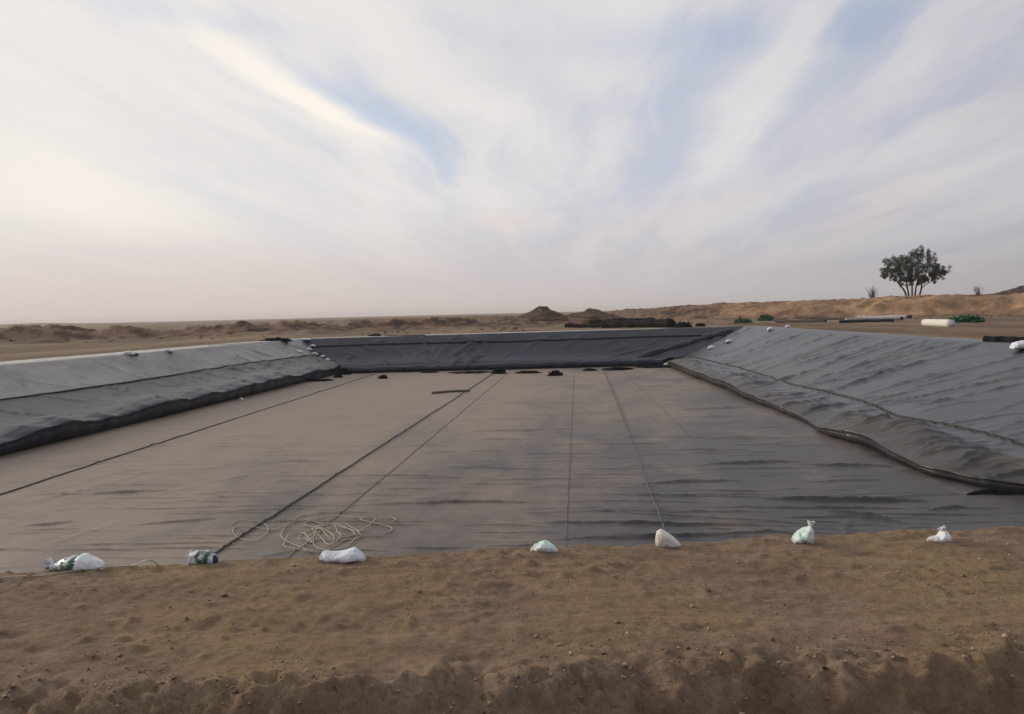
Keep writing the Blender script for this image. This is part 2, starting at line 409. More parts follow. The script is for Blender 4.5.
# floor
def make_floor():
    y = 8.0; ys = [y]
    while y < 69.5:
        y += (.12 if y < 13 else max(.028, .028*((max(y, 15)-1)/14)**1.8)); y = min(y, 70); ys.append(y)
        if len(ys) > 1500: break
    ys = np.array(ys); ts = (ys-8.0)/(ys[-1]-8.0)
    n = 420
    ss = np.linspace(0, 1, n)
    S, Y = np.meshgrid(ss, ys, indexing='ij')
    xl = -21.9 + (Y-8.6)*(1.45/56.7) - .35; xr = 10.4 + (Y-13.9)*(-2.8/54.4) + .6 + 3.6*(1-sst(16, 24, Y))
    X = xl+(xr-xl)*S
    # crop near and far edges with their skew
    yn = 8.6+(X+21.9)*(5.3/32.2); yf = 65.3+(X+20.45)*(3.0/28.8)
    Yc = np.clip(Y, yn-.5, yf+.5)
    D = .012*fbm(X, Yc*.5, .35, 3, 101) + .006*n2(X*.5, Yc*1.6, 1.1, 102)
    rl = []
    seams = [-16.7, -7.2, -5.8, -.3, 1.95, 4.3]
    def R_(n_, xr_, yr_, Lr, wr, hr, da=.05):
        for _ in range(n_):
            yy = 1/RS.uniform(1/yr_[1], 1/yr_[0])
            dy = .028*((max(yy, 15)-1)/14)**1.8
            w = max(RS.uniform(*wr), dy*1.2)
            rl.append((RS.uniform(*xr_), yy, RS.uniform(*Lr), w, RS.uniform(*hr), RS.normal(0, da), RS.normal(0, .12)))
    R_(130, (-20, -7.5), (14, 60), (.5, 2.0), (.035, .05), (.018, .042))
    R_(135, (-7, 9), (14, 62), (.7, 2.8), (.032, .045), (.018, .048))
    R_(14, (2, 12), (13.5, 24), (1.0, 3.2), (.045, .06), (.03, .06), .14)
    for sx, k in ((-5.6, 26), (-1.2, 44), (1.4, 45), (2.6, 48), (5.6, 26), (7.2, 30)):
        R_(int(k*.75), (sx-.6, sx+.6), (14, 58), (.35, 1.0), (.038, .05), (.014, .034), .06)
    # folds that cross the floor, from the photograph: (px0,py0,px1,py1,height)
    for a, b, c, d_, hh in [(540, 524, 780, 528, .05), (380, 505, 540, 503, .05), (270, 497, 190, 500, .03), (665, 411, 760, 408, .06), (610, 387, 720, 385, .06),
                            (770, 501, 925, 503, .09), (830, 512, 905, 524, .07), (930, 512, 968, 508, .05), (700, 466, 800, 462, .06), (640, 485, 740, 482, .05), (800, 466, 905, 468, .06),
                            (545, 470, 440, 468, .04), (90, 497, 170, 492, .04), (40, 470, 130, 462, .03), (850, 545, 925, 535, .06), (760, 540, 850, 522, .05), (560, 541, 700, 538, .04),
                            (470, 433, 545, 431, .05), (475, 440, 540, 440, .04), (485, 420, 545, 419, .04), (130, 432, 210, 429, .03), (20, 529, 75, 524, .04), (130, 527, 220, 520, .035)]:
        p = hit(a, b); q_ = hit(c, d_); L = np.hypot(*(q_-p)[:2])/2*1.15; mid = (p+q_)/2
        dy = .028*((max(mid[1], 15)-1)/14)**1.8
        rl.append((mid[0], mid[1], L, max(.055, dy*1.4), hh*1.6, math.atan2(q_[1]-p[1], q_[0]-p[0]), RS.normal(0, .1)))
    # shallow diagonal drags near the left front
    for _ in range(14): rl.append((RS.uniform(-16, -9), RS.uniform(15, 26), RS.uniform(.8, 2), .09, .02, RS.uniform(.9, 1.4), .1))
    add_ridges(X, Yc, D, rl)
    D += .022*np.exp(-((X-1.98)/.07)**2)                # welded overlap that stands up a little
    D += .008*(sst(-16.78, -16.70, X)-sst(-7.2, -7.12, X)) - .004*sst(4.25, 4.33, X)
    Z = FL + .03 + D
    o = mesh_obj('floor_sheet', np.stack([X, Yc, Z], -1), grid_faces(n, len(ys))[:, ::-1], M['floor'], liner)
    o['label'] = 'flat grey-brown dusty floor of the basin'
    return X, Yc, Z
FX, FY, FZ = make_floor()
def floor_z(x, y):
    j = np.searchsorted(FY[200], y); j = min(max(j, 1), FY.shape[1]-1)
    i = int(np.argmin(abs(FX[:, j]-x))); return float(max(FZ[i, j], FZ[i, j-1]))
def ribbon(name, pts, w, mat, parent, lift=.012, dash=None, h=.012):
    pts = np.asarray(pts, float); T = np.gradient(pts, axis=0); T /= np.linalg.norm(T, axis=1)[:, None]
    N = np.cross(T, [0, 0, 1]); N /= np.linalg.norm(N, axis=1)[:, None]
    V = []; Fc = []
    for p, n_ in zip(pts, N):
        V += [p-n_*w/2+[0, 0, lift-.02], p-n_*w*.3+[0, 0, lift+h], p+n_*w*.3+[0, 0, lift+h*.9], p+n_*w/2+[0, 0, lift-.02]]
    for i in range(len(pts)-1):
        if dash and (i % dash[1]) >= dash[0]: continue
        for j in range(3): Fc.append((i*4+j, i*4+j+1, (i+1)*4+j+1, (i+1)*4+j))
    return mesh_obj(name, V, Fc, mat, parent)
def floor_line(x0, y0, x1, y1, n=260, wob=.02):
    y = np.exp(np.linspace(math.log(y0), math.log(y1), n)); x = x0+(x1-x0)*(y-y0)/(y1-y0)+wob*n2(y, y*0, .6, int(abs(x0)*3))
    return np.array([[a, b, floor_z(a, b)] for a, b in zip(x, y)])
for x0, x1, w, m, dash, hh, lab in ((-16.5, -16.95, .04, 'seam', None, .03, 'dark weld seam at the left of the floor'), (-7.62, -6.75, .045, 'seam', None, .035, 'thick dark weld seam crossing the left half of the floor'),
                            (-5.95, -5.6, .022, 'seamd', None, .006, None), (-.33, -.29, .026, 'seamd', None, .006, None), (1.83, 2.10, .05, 'floor', None, .03, None), (4.6, 3.5, .02, 'floor', None, .006, None)):
    o = ribbon('weld_seam', floor_line(x0, 12.5, x1, 64), w, M[m], liner, .012, dash, hh)
    if lab: o['label'] = lab

def slope_sheet(name, A0, A1, B0, B1, seg, nt, rollr, mat, label, rl, flip, tzoff=.03, bench=1.3, low=None, seed=0, off=None, under=1.0, belly=None):
    """A: toe, B: crest. seg: list of s-values. Returns position grid (before bench)"""
    s = np.asarray(seg)[:, None]
    A0, A1, B0, B1 = [np.array(v, float) for v in (A0, A1, B0, B1)]
    toe = A0+(A1-A0)*s; top = B0+(B1-B0)*s
    if off is not None:
        o_ = (top-toe); o_ /= np.linalg.norm(o_, axis=1)[:, None]; toe = toe + o_*off(s[:, 0]*np.linalg.norm(A1-A0))[:, None]
    run = np.linalg.norm(top-toe, axis=1); out = (top-toe)/run[:, None]
    zt = H(top[:, 0], top[:, 1]) + tzoff
    Ltot = np.linalg.norm(A1-A0); along = (s[:, 0]*Ltot)
    rr = rollr(along)                                   # roll radius along the toe
    k = 14
    a = np.linspace(-math.pi/2, -math.pi*1.5, k)         # bottom -> inner side -> top
    O = np.zeros((len(s), k+nt)); Z = np.zeros_like(O)
    for i in range(k):
        O[:, i] = .10 + rr*1.45*np.cos(a[i])*(1 if i > k*.62 else under) + (under < 1)*.25*rr*(i < k*.62); Z[:, i] = FL+.0+rr*(1+np.sin(a[i]))*1.0
    Z[:, 0] -= .05; O[:, 0] += .1
    tt = (np.arange(1, nt+1)/nt)
    for j, t in enumerate(tt):
        o = .10 + t*(run-.10)
        base = FL + (zt-FL)*o/run
        hump = (2*rr)*np.exp(-((o-.10)/(1.4*rr+.8))**2)
        if belly is not None: hump = hump + belly(along)*np.exp(-((o-1.25)/.75)**2)*(1-np.exp(-(o/.5)**2))
        O[:, k+j] = o; Z[:, k+j] = np.maximum(base, base*0+FL) + hump*(1-(o/run))
    X = toe[:, 0:1]+out[:, 0:1]*O; Y = toe[:, 1:2]+out[:, 1:2]*O
    P = np.stack([X, Y, Z], -1)
    ds = np.gradient(P, axis=0); dt = np.gradient(P, axis=1)
    N = np.cross(ds, dt); N /= np.linalg.norm(N, axis=2)[..., None]+1e-9
    if flip: N = -N
    AA = along[:, None]+0*O; D = .022*fbm(AA*.8, O*.5, .4, 2, 200+seed) + .005*n2(AA*1.6, O*.5, 1.2, 205+seed)
    # baggy folds on the roll
    rm = np.exp(-(np.maximum(O-.2, 0)/.7)**2)
    D += rm*(.07*n2(AA, O*.4, .7, 210+seed)-.05*np.abs(n2(AA+.4*O, O*.3, 1.1, 212+seed)))
    add_ridges(AA, O, D, rl)
    fade = sst(0, .5, (run[:, None]-O)); D = D*(.25+.75*fade)
    P = P + N*D[..., None]
    # bench over the crest, then tucked under
    rows = []
    for e, dz in ((.35, .035), (.8, .03), (bench, .02), (bench+.05, -.06)):
        x = top[:, 0]+out[:, 0]*(e+ .12*n2(along, along*0, .7, seed+220)*(e > 1)); y = top[:, 1]+out[:, 1]*e
        z = H(x, y)+dz+tzoff-.03+.012*n2(x, y, 1.5, seed+221)
        rows.append(np.stack([x, y, z], -1))
    P = np.concatenate([P, np.stack(rows, 1)], 1)
    f = grid_faces(P.shape[0], P.shape[1])
    if flip: f = f[:, ::-1]
    o = mesh_obj(name, P, f, None, liner, mats=[mat] if not low else [mat, low[0]])
    if low:
        me = o.data; mi = np.zeros(len(me.polygons), dtype=np.int32)
        c = P.shape[1]-1
        jj = np.arange(len(mi)) % c; ii = np.arange(len(mi))//c
        lim = low[1](along[ii]); mi[(jj < lim)] = 1
        me.polygons.foreach_set('material_index', mi)
    o['label'] = label
    return P, O, along, k
def set_rows(name_obj, k, nt, t0, mat, cols):
    me = name_obj.data; me.materials.append(mat); n = len(me.materials)-1
    mi = np.zeros(len(me.polygons), dtype=np.int32); me.polygons.foreach_get('material_index', mi)
    jj = np.arange(len(mi)) % (cols-1); mi[jj >= k+t0*nt-1] = n; me.polygons.foreach_set('material_index', mi)
def near_seg(y0, y1, s0, s1, d0, d1):
    ys = [y0]
    while ys[-1] < y1: ys.append(ys[-1]+d0+(d1-d0)*((ys[-1]-y0)/(y1-y0))**1.3)
    return np.clip((np.array(ys)-y0)/(y1-y0), 0, 1)
def slope_ridges(n, L, run, spec):
    out = []
    for _ in range(n):
        a = L*RS.uniform(0, 1)**1.25
        b0 = RS.uniform(*spec['b'])*run; hl = RS.uniform(*spec['len'])*run/2
        w = RS.uniform(*spec['w'])*(1+a/L*.9)
        out.append((a, b0, hl, w, RS.uniform(*spec['h'])*(1+a/L*.6), math.pi/2+RS.normal(spec['tilt'], spec['dt']), RS.normal(spec.get('curve', 0), .25)))
    return out
# right slope (s runs from the near corner to the far one)
SR = near_seg(13.9, 68.3, 0, 1, .06, .22)
LRT = 54.4
rl = slope_ridges(80, LRT, 9.5, dict(b=(.5, .95), len=(.45, 1.0), w=(.045, .075), h=(.03, .075), tilt=.16, dt=.14, curve=.25))
rl += slope_ridges(62, LRT, 9.5, dict(b=(.25, .6), len=(.18, .5), w=(.045, .07), h=(.03, .065), tilt=.28, dt=.2, curve=.2))
for _ in range(105): rl.append((54*RS.uniform(0, 1)**1.5, RS.uniform(.9, 1.6), RS.uniform(.8, 1.5), RS.uniform(.05, .085), RS.uniform(.06, .14), math.pi/2+RS.normal(-.1, .22), RS.normal(0, .25)))
rl += slope_ridges(60, LRT, 9.5, dict(b=(.10, .30), len=(.12, .24), w=(.04, .07), h=(.03, .06), tilt=-.1, dt=.35))
def rr_right(a): return .17 + .19*sst(20, 32, a)*(1-sst(50,54,a)) + .03*n2(a, a*0, .9, 302) + .0*(1-sst(6, 9, a)) + .13*np.exp(-((a-13.5)/2.6)**2) - .06*np.exp(-((a-18)/2)**2)
def off_right(a): return 3.2*(1-sst(3.5, 9.0, a)) + (.22*n2(a, a*0, .22, 303) - .35*np.exp(-((a-16)/1.6)**2))*(1-sst(40, 50, a))
PR, OR_, alR, kR = slope_sheet('slope_sheet', TOE[1], TOE[2], TOP[1], TOP[2], SR, 120, rr_right, M['right'], 'creased grey slope on the right with a muddy foot', rl, True,
                     low=(M['rightmud'], lambda a: 19+12*(1-sst(10, 30, a))+7*n2(a, a*0, .8, 310)+3*n2(a, a*0, 3, 311)), seed=1, off=off_right, under=.75, belly=lambda a: .42*(1-sst(15, 24, a))*(.8+.5*n2(a, a*0, .35, 340)))
# left slope (s runs from the near corner to the far one)
SL = near_seg(8.6, 65.3, 0, 1, .12, .24)
LLT = 56.7
rl = slope_ridges(90, LLT, 6, dict(b=(.15, .5), len=(.25, .6), w=(.05, .08), h=(.04, .085), tilt=.42, dt=.25, curve=.1))
rl += slope_ridges(26, LLT, 6, dict(b=(.6, .85), len=(.2, .5), w=(.08, .14), h=(.02, .05), tilt=.5, dt=.3))
for _ in range(22): rl.append((RS.uniform(42, 56), RS.uniform(.8, 4), RS.uniform(.6, 1.8), .13, RS.uniform(.08, .16), math.pi/2+RS.uniform(.2, 1.1), RS.normal(0, .3)))
def rr_left(a): return .46 + .13*n2(a, a*0, .28, 311) + .07*n2(a, a*0, .9, 312)
PL, OL, alL, kL = slope_sheet('slope_sheet', TOE[0], TOE[3], TOP[0], TOP[3], SL, 84, rr_left, M['left'], 'grey slope on the left with a thick baggy roll along its foot', rl, False, bench=.9, seed=2, under=.8, low=(M['roll'], lambda a: 12+2*n2(a, a*0, .7, 315)))
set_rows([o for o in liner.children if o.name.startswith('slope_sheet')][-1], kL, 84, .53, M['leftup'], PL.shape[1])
# back slope
SB = np.linspace(0, 1, 190)
rl = []
for _ in range(26): rl.append((RS.uniform(0, 12), RS.uniform(.6, 4.5), RS.uniform(.5, 1.8), .14, RS.uniform(.08, .2), math.pi/2+RS.uniform(-.9, .9), RS.normal(0, .3)))
for _ in range(26): rl.append((RS.uniform(8, 29), RS.uniform(1, 4.8), RS.uniform(.5, 1.6), .16, RS.uniform(.03, .09), math.pi/2+RS.uniform(-.9, .9), RS.normal(0, .3)))
def rr_back(a): return .30 + .05*n2(a, a*0, .4, 321) + .05*np.abs(n2(a, a*0, .9, 322))
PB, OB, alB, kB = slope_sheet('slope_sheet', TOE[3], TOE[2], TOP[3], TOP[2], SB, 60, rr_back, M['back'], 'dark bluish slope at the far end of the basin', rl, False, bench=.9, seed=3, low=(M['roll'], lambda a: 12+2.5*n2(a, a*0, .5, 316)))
# near slope, hidden behind the berm
SF = np.linspace(0, 1, 120)
def rr_front(a): return .15 + 0*a
PF, _, _, _ = slope_sheet('slope_sheet', TOE[0], TOE[1], TOP[0], TOP[1], SF, 24, rr_front, M['right'], 'slope under the near berm', [], True, tzoff=-.06, bench=.3, seed=4)

def slope_seam(P, k, nt, t, w, mat, n0=0, n1=None, sw=.0, lab=None, lift=.045):
    j = k+int(t*nt); pts = []
    n1 = n1 or P.shape[0]
    idx = np.arange(n0, n1, 1)
    for i in idx:
        jj = t*nt + sw*math.sin(i*.05); j0 = int(jj); f = jj-j0
        pts.append(P[i, k+j0]*(1-f)+P[i, k+j0+1]*f)
    pts = np.array(pts); pts[:, 2] += lift
    q_ = pts.copy()
    for i in range(2, len(q_)-2): q_[i] = pts[i-2:i+3].mean(0)
    V, Fc = tube_geo(q_, w/2, 6)
    o = mesh_obj('weld_seam', V, Fc, mat, liner)
    if lab: o['label'] = lab
slope_seam(PR, kR, 120, .24, .06, M['seam'], 0, None, 1.2, 'dark weld seam low on the right slope')
slope_seam(PL, kL, 84, .53, .075, M['seam'], 0, None, .8, 'dark weld seam halfway up the left slope')
slope_seam(PB, kB, 60, .74, .13, M['seam'], 0, None, .8, 'dark weld seam high on the far slope')
def corner_fold(pix, r, seed, label):
    P = smooth_path([hit(*c) for c in pix], 60); k = np.arange(60)
    P[:, 2] -= r*.45; P += np.stack([.12*n2(k*.12, k*0, 1, seed), .1*n2(k*.12, k*0, 1, seed+1), .06*n2(k*.2, k*0, 1, seed+2)], 1)
    V, Fc = tube_geo(P, r*(1+.35*n2(k*.22, k*0, 1, seed+3))*np.clip(np.minimum(k, 59-k)/8+.25, 0, 1), 18); V = np.array(V)
    V[:, 2] += .09*noise3(V[:, 0]*1.6, V[:, 1]*1.6, V[:, 2]*1.6+seed)
    o = mesh_obj('corner_fold', V, Fc, M['roll'], liner); o['label'] = label
corner_fold([(634, 358.5), (655, 352), (685, 343), (712, 335), (734, 329)], .30, 5, 'dark bunched fold up the far right corner')
corner_fold([(305, 348), (318, 354), (333, 363), (345, 371)], .32, 6, 'dark bunched fold up the far left corner')
def opening_shade():  # black tube stands in for the shade in the gap under the slope sheet
    p0 = fl_raw(966, 493); p1 = fl_raw(1000, 491); p2 = fl_raw(1075, 494); P = smooth_path([p0, p1, p2], 60); k = np.arange(60)
    P[:, 2] -= .05; V, Fc = tube_geo(P, .14*np.clip(k/22+.08, 0, 1)*(1+.25*n2(k*.15, k*0, 1, 9)), 18)
    o = mesh_obj('opening_shade', V, Fc, M['black'], liner); o['label'] = 'black strip standing in for the shaded opening at the near right foot'
def fl_raw(px, py):
    d = ray(px, py); return CAM + d*((FL+.08-CAM[2])/d[2])
opening_shade()
# geotextile showing at the crest edge, left and far side
def geostrip(P, w, label, lo=0, hi=None):
    e = P[lo:hi, -2]; c = P[lo:hi, -5]
    o = e-c; o[:, 2] = 0; o /= np.linalg.norm(o, axis=1)[:, None]
    V = []
    rows = []
    s = np.arange(len(e))
    for f_, dz in ((-.25, -.012), (0.3, .035), (w*.7, .04), (w, .02), (w+.05, -.1)):
        wob = .25*n2(s*.05, s*0, 1, 330)*(f_ > .5)
        q_ = e+o*(f_+wob)[:, None]*1.0; q_[:, 2] = H(q_[:, 0], q_[:, 1])+dz+.01*n2(q_[:, 0], q_[:, 1], 1.3, 331)
        rows.append(q_)
    G = np.stack(rows, 1)
    g = mesh_obj('geotextile_edge', G, grid_faces(G.shape[0], G.shape[1]), M['geo'], liner)
    g['label'] = label
geostrip(PL, 2.1, 'pale felt edge along the left crest')
geostrip(PB, 2.6, 'pale felt edge along the far crest', 0, 150)

# ------------------------------------------------------------------ bags
def plastic_mat(name, a, b, green=None, rough=.35):
    m, t, bs = new_mat(name); p = obj_pos(t, False)
    col = t.mix(t.ramp(t.noise(p, 7, 4), .35, .65), a, b)
    if green:
        # printed emblem : ring and stem in green, in the bag's own coordinates
        gx, gz, gr_ = green
        sx = t.n('ShaderNodeSeparateXYZ'); t.l(t.mix(.08, p, t.n('ShaderNodeTexNoise', Scale=14.0).outputs['Color']), sx.inputs[0])
        dx = t.math('SUBTRACT', sx.outputs[0], gx*.92+.04); dz = t.math('SUBTRACT', sx.outputs[2], gz*.92+.04)
        rr_ = t.math('SQRT', t.math('ADD', t.math('MULTIPLY', dx, dx), t.math('MULTIPLY', t.math('MULTIPLY', dz, dz), .5)))
        ring = t.math('MULTIPLY', t.ramp(rr_, gr_, gr_*1.12, 1, 0), t.ramp(t.math('ADD', rr_, t.math('MULTIPLY', dx, .3)), gr_*.32, gr_*.42, 0, 1))
        col = t.mix(ring, col, (.012, .10, .055))
    so_ = t.n('ShaderNodeSeparateXYZ'); t.l(p, so_.inputs[0])
    soil = t.math('MULTIPLY', t.ramp(t.math('ADD', so_.outputs[2], t.math('MULTIPLY', t.noise(p, 12, 4), .10)), .045, .11, .8, 0), 1.0)
    col = t.mix(soil, col, (.26, .19, .13)); col = t.mix(t.ramp(t.noise(p, 22, 5, .7), .52, .7, 0, .35), col, (.40, .34, .27))
    t.l(col, bs.inputs['Base Color']); bs.inputs['Roughness'].default_value = rough
    bs.inputs['Subsurface Weight'].default_value = .12; bs.inputs['Subsurface Scale'].default_value = .02
    bp = t.n('ShaderNodeBump'); bp.inputs['Distance'].default_value = .012; bp.inputs['Strength'].default_value = .7
    t.l(t.noise(p, 16, 5, .6, 1.2), bp.inputs['Height']); t.l(bp.outputs[0], bs.inputs['Normal'])
    return m
M['bag'] = plastic_mat('white_plastic', (.62, .64, .66), (.78, .79, .80))
M['bagc'] = plastic_mat('cream_plastic', (.62, .58, .50), (.74, .72, .66))
M['bagg'] = plastic_mat('greenish_plastic', (.50, .66, .58), (.72, .80, .76))
M['bagp1'] = plastic_mat('printed_plastic', (.62, .64, .66), (.78, .79, .80), (-.02, .085, .050))
M['bagp2'] = plastic_mat('printed_plastic_small', (.60, .63, .66), (.76, .78, .80), (.03, .08, .045))
M['navy'] = simple_mat('navy_plastic', (.012, .018, .04), (.03, .04, .07), 10, .4, .004, 20)
BS = .88
def bag(label, p, prof, W, mat='bag', rz=0, seed=0, neck=None, group=None, sink=.015, patch=None, crump=.014):
    """prof: [(x, top height, half depth factor)] along the bag"""
    root = empty('plastic_bag', (p[0], p[1], p[2]-sink), label, 'plastic bag', group, rz)
    prof = np.array(prof, float)*[BS, BS, 1]; W = W*BS; n, m = 60, 44
    if neck: neck = (neck[0]*BS, neck[1]*BS, neck[2], neck[3]*BS, neck[4]*BS)
    if patch: patch = tuple(v*BS for v in patch)
    x0, x1 = prof[0, 0], prof[-1, 0]
    u = .5-.5*np.cos(np.linspace(0, math.pi, n)); X = x0+(x1-x0)*u
    Hh = np.interp(X, prof[:, 0], prof[:, 1]); Dp = np.interp(X, prof[:, 0], prof[:, 2])*W/2
    for _ in range(2):
        Hh[1:-1] = (Hh[:-2]+2*Hh[1:-1]+Hh[2:])/4; Dp[1:-1] = (Dp[:-2]+2*Dp[1:-1]+Dp[2:])/4
    e = np.clip(np.minimum(u, 1-u)/.02, 0, 1)**.5
    a = np.linspace(0, 2*math.pi, m, endpoint=False)
    V = np.zeros((n, m, 3))
    ca_, sa = np.cos(a), np.sin(a)
    V[..., 0] = X[:, None]
    V[..., 1] = (Dp*e)[:, None]*np.sign(ca_)*np.abs(ca_)**.8
    zc = (Hh/2)[:, None]; V[..., 2] = zc+zc*e[:, None]*np.sign(sa)*np.abs(sa)**.75
    dr = np.stack([0*V[..., 0], np.broadcast_to(ca_, (n, m)), np.broadcast_to(sa, (n, m))], -1)
    s = seed*3.7
    nz = noise3(V[..., 0]*9+s, V[..., 1]*9, V[..., 2]*9) + .9*(.35-np.abs(noise3(V[..., 0]*17+s, V[..., 1]*17, V[..., 2]*17)))
    V = V + dr*(crump*nz*e[:, None])[..., None]
    V = V + dr*(crump*.8*(.3-np.abs(noise3(V[..., 0]*30+s, V[..., 1]*30, V[..., 2]*22)))*e[:, None])[..., None]
    V[..., 0] += crump*.6*noise3(V[..., 0]*12, V[..., 1]*12+s, V[..., 2]*12)
    Fc = [tuple(map(int, f)) for f in grid_faces(n, m, True)] + [tuple(range(m)), tuple(range((n-1)*m, n*m))[::-1]]
    mesh_obj('sack_body', V.reshape(-1, 3), Fc, M[mat], root)
    if neck:                                        # (x, z, direction angle in the xz plane, length, radius)
        nx, nz_, an, ln, rd = neck
        ax = np.array([math.cos(an), 0, math.sin(an)]); bx = np.array([-math.sin(an), 0, math.cos(an)]); cy = np.array([0, 1., 0])
        q_, mm = 12, 26; V = []
        for i in range(q_):
            t = i/(q_-1); r = rd*(.9*(1-t*3)**2+.35 if t < .33 else .35+.75*math.sin((t-.33)*2.2)) 
            for j in range(mm):
                b = 2*math.pi*j/mm; fl = 1+.28*math.sin(5*b+seed)*min(1, t*2)+.15*math.sin(9*b)
                V.append(np.array([nx, 0, nz_])+ax*ln*(t-.15+.08*math.sin(3*b)*t)+(bx*math.cos(b)+cy*math.sin(b))*r*fl)
        Fc = [tuple(map(int, f)) for f in grid_faces(q_, mm, True)]+[tuple(range((q_-1)*mm, q_*mm))]
        mesh_obj('tied_neck', V, Fc, M[mat], root)
    if patch:
        px, pz, pr = patch
        V = []; n_ = 14
        for i in range(n_):
            for j in range(n_):
                a_, b_ = math.pi*i/(n_-1), 2*math.pi*j/n_
                d = np.array([math.sin(a_)*math.cos(b_), math.sin(a_)*math.sin(b_)*.9, math.cos(a_)])
                V.append(np.array([px, -.0, pz])+d*pr*(1+.3*float(noise3(*(d*2.2+seed)))))
        mesh_obj('dark_inner_bag', V, [tuple(map(int, f)) for f in grid_faces(n_, n_, True)], M['navy'], root)
    return root
def crest(px, py, dz=0): 
    p = hit(px, py); p[2] = float(terrain(p[0], p[1])); p[2] += dz; return p
Gb = 'weighted plastic bags along the near berm edge'
k7 = 1.0
bag('long white shopping bag with green print lying at the left end of the near berm', crest(76, 569), [(-.22, .05, .4), (-.16, .065, .6), (-.08, .105, .9), (.0, .125, 1), (.09, .128, .95), (.17, .10, .8), (.225, .06, .7), (.27, .012, .4)], .24, 'bagp1', R(4), 1, (-.20, .045, R(165), .075, .045), Gb)
bag('small white bag with green print and dark blue end on the near berm', crest(203, 564), [(-.12, .06, .4), (-.09, .12, .8), (0, .125, 1), (.07, .115, .9), (.115, .07, .6)], .18, 'bagp2', R(-4), 2, (-.10, .085, R(170), .05, .035), Gb, patch=(.10, .045, .045))
bag('flat plain white sack lying next to the rope coil on the near berm', crest(343, 559), [(-.205, .07, .7), (-.195, .085, .85), (-.05, .085, 1), (.03, .09, 1), (.10, .115, .9), (.16, .075, .7), (.21, .012, .4)], .24, 'bag', R(3), 3, None, Gb, crump=.014)
bag('low pale green tent-shaped bag at the middle of the near berm', crest(544, 551.5), [(-.125, .012, .4), (-.06, .055, .8), (.0, .098, 1), (.05, .075, .9), (.13, .012, .4)], .18, 'bagg', 0, 4, None, Gb, crump=.015, sink=.0)
bag('rounded cream white bag with a steep left side standing on the near berm', crest(668, 546.5), [(-.115, .08, .6), (-.105, .14, .8), (-.07, .165, 1), (.0, .14, 1), (.07, .08, .9), (.125, .015, .5)], .18, 'bagc', 0, 5, None, Gb, crump=.010)
bag('upright pale green knotted bag pointing up at the right part of the near berm', crest(803, 544), [(-.10, .02, .6), (-.05, .09, .9), (.02, .135, 1), (.07, .165, .8), (.095, .13, .5)], .17, 'bagg', 0, 6, (.065, .150, R(78), .075, .026), Gb)
bag('small crumpled white bag with a raised knot, rightmost on the near berm', crest(938, 540.5), [(-.12, .012, .5), (-.05, .05, .8), (.0, .065, .9), (.04, .125, 1), (.085, .11, .9), (.115, .03, .5)], .15, 'bag', 0, 7, (.05, .10, R(110), .055, .028), Gb)

# ------------------------------------------------------------------ ropes
M['rope'] = simple_mat('pale_rope', (.42, .37, .30), (.60, .54, .45), 30, .85, .002, 200)
def crest_pts(L): 
    out = []
    for px, py in L:
        p = crest(px, py); p[2] += .008; out.append(p)
    return out
P = smooth_path(crest_pts([(-60, 592), (0, 582.5), (40, 577), (90, 571), (130, 568.5), (158, 567), (166, 561.5), (180, 561), (196, 563)]), 160)
V, Fc = tube_geo(P, .0048, 7); tag(mesh_obj('rope', V, Fc, M['rope']), 'thin pale rope on the dirt from the left edge to the small printed bag', 'rope')
def fl_pt(px, py):
    d = ray(px, py); p = CAM + d*((FL+.05-CAM[2])/d[2]); p[2] = floor_z(p[0], p[1])+.02; return p
pts = []
loops = [(350, 527, 40, 10, 0), (316, 535, 30, 15, .8), (330, 538, 24, 11, 3.0), (308, 541, 24, 11, 5.1), (324, 536, 18, 9, 2.2), (338, 533, 26, 8, 4.0)]
cur = []
for i, (cx, cy, rx, ry, ph) in enumerate(loops):
    for k in range(9):
        a = ph+2*math.pi*k/9
        cur.append((cx+rx*math.cos(a)*(1+.22*math.sin(2*a+i))+3*math.sin(5*a+i*2), cy+ry*math.sin(a)*(1+.25*math.cos(3*a+i))))
cur = [(392, 524), (396, 520), (385, 518.5), (360, 521)] + cur + [(300, 548), (285, 551), (262, 556)]
P = smooth_path([fl_pt(*c) for c in cur], 620); P[:, 2] += .03*np.abs(n2(np.arange(620)*.06, np.zeros(620), 1, 5))
V, Fc = tube_geo(P, .010, 6); tag(mesh_obj('coiled_rope', V, Fc, M['rope']), 'loosely coiled pale rope lying on the liner floor behind the flat white sack', 'rope')
c2 = [(232, 525), (240, 521), (262, 523), (268, 531), (255, 541), (238, 538), (233, 530), (246, 526), (275, 530), (300, 516), (325, 513)]
P = smooth_path([fl_pt(*c) for c in c2], 150)
V, Fc = tube_geo(P, .009, 6); tag(mesh_obj('rope', V, Fc, M['rope']), 'short loop of pale rope crossing the thick dark seam left of the coil', 'rope')
P = smooth_path(crest_pts([(218, 561), (232, 556.5), (262, 557.5), (285, 558.5), (308, 558), (320, 560)]), 80)
V, Fc = tube_geo(P, .0048, 7); tag(mesh_obj('rope', V, Fc, M['rope']), 'thin pale rope between the small printed bag and the flat white sack', 'rope')

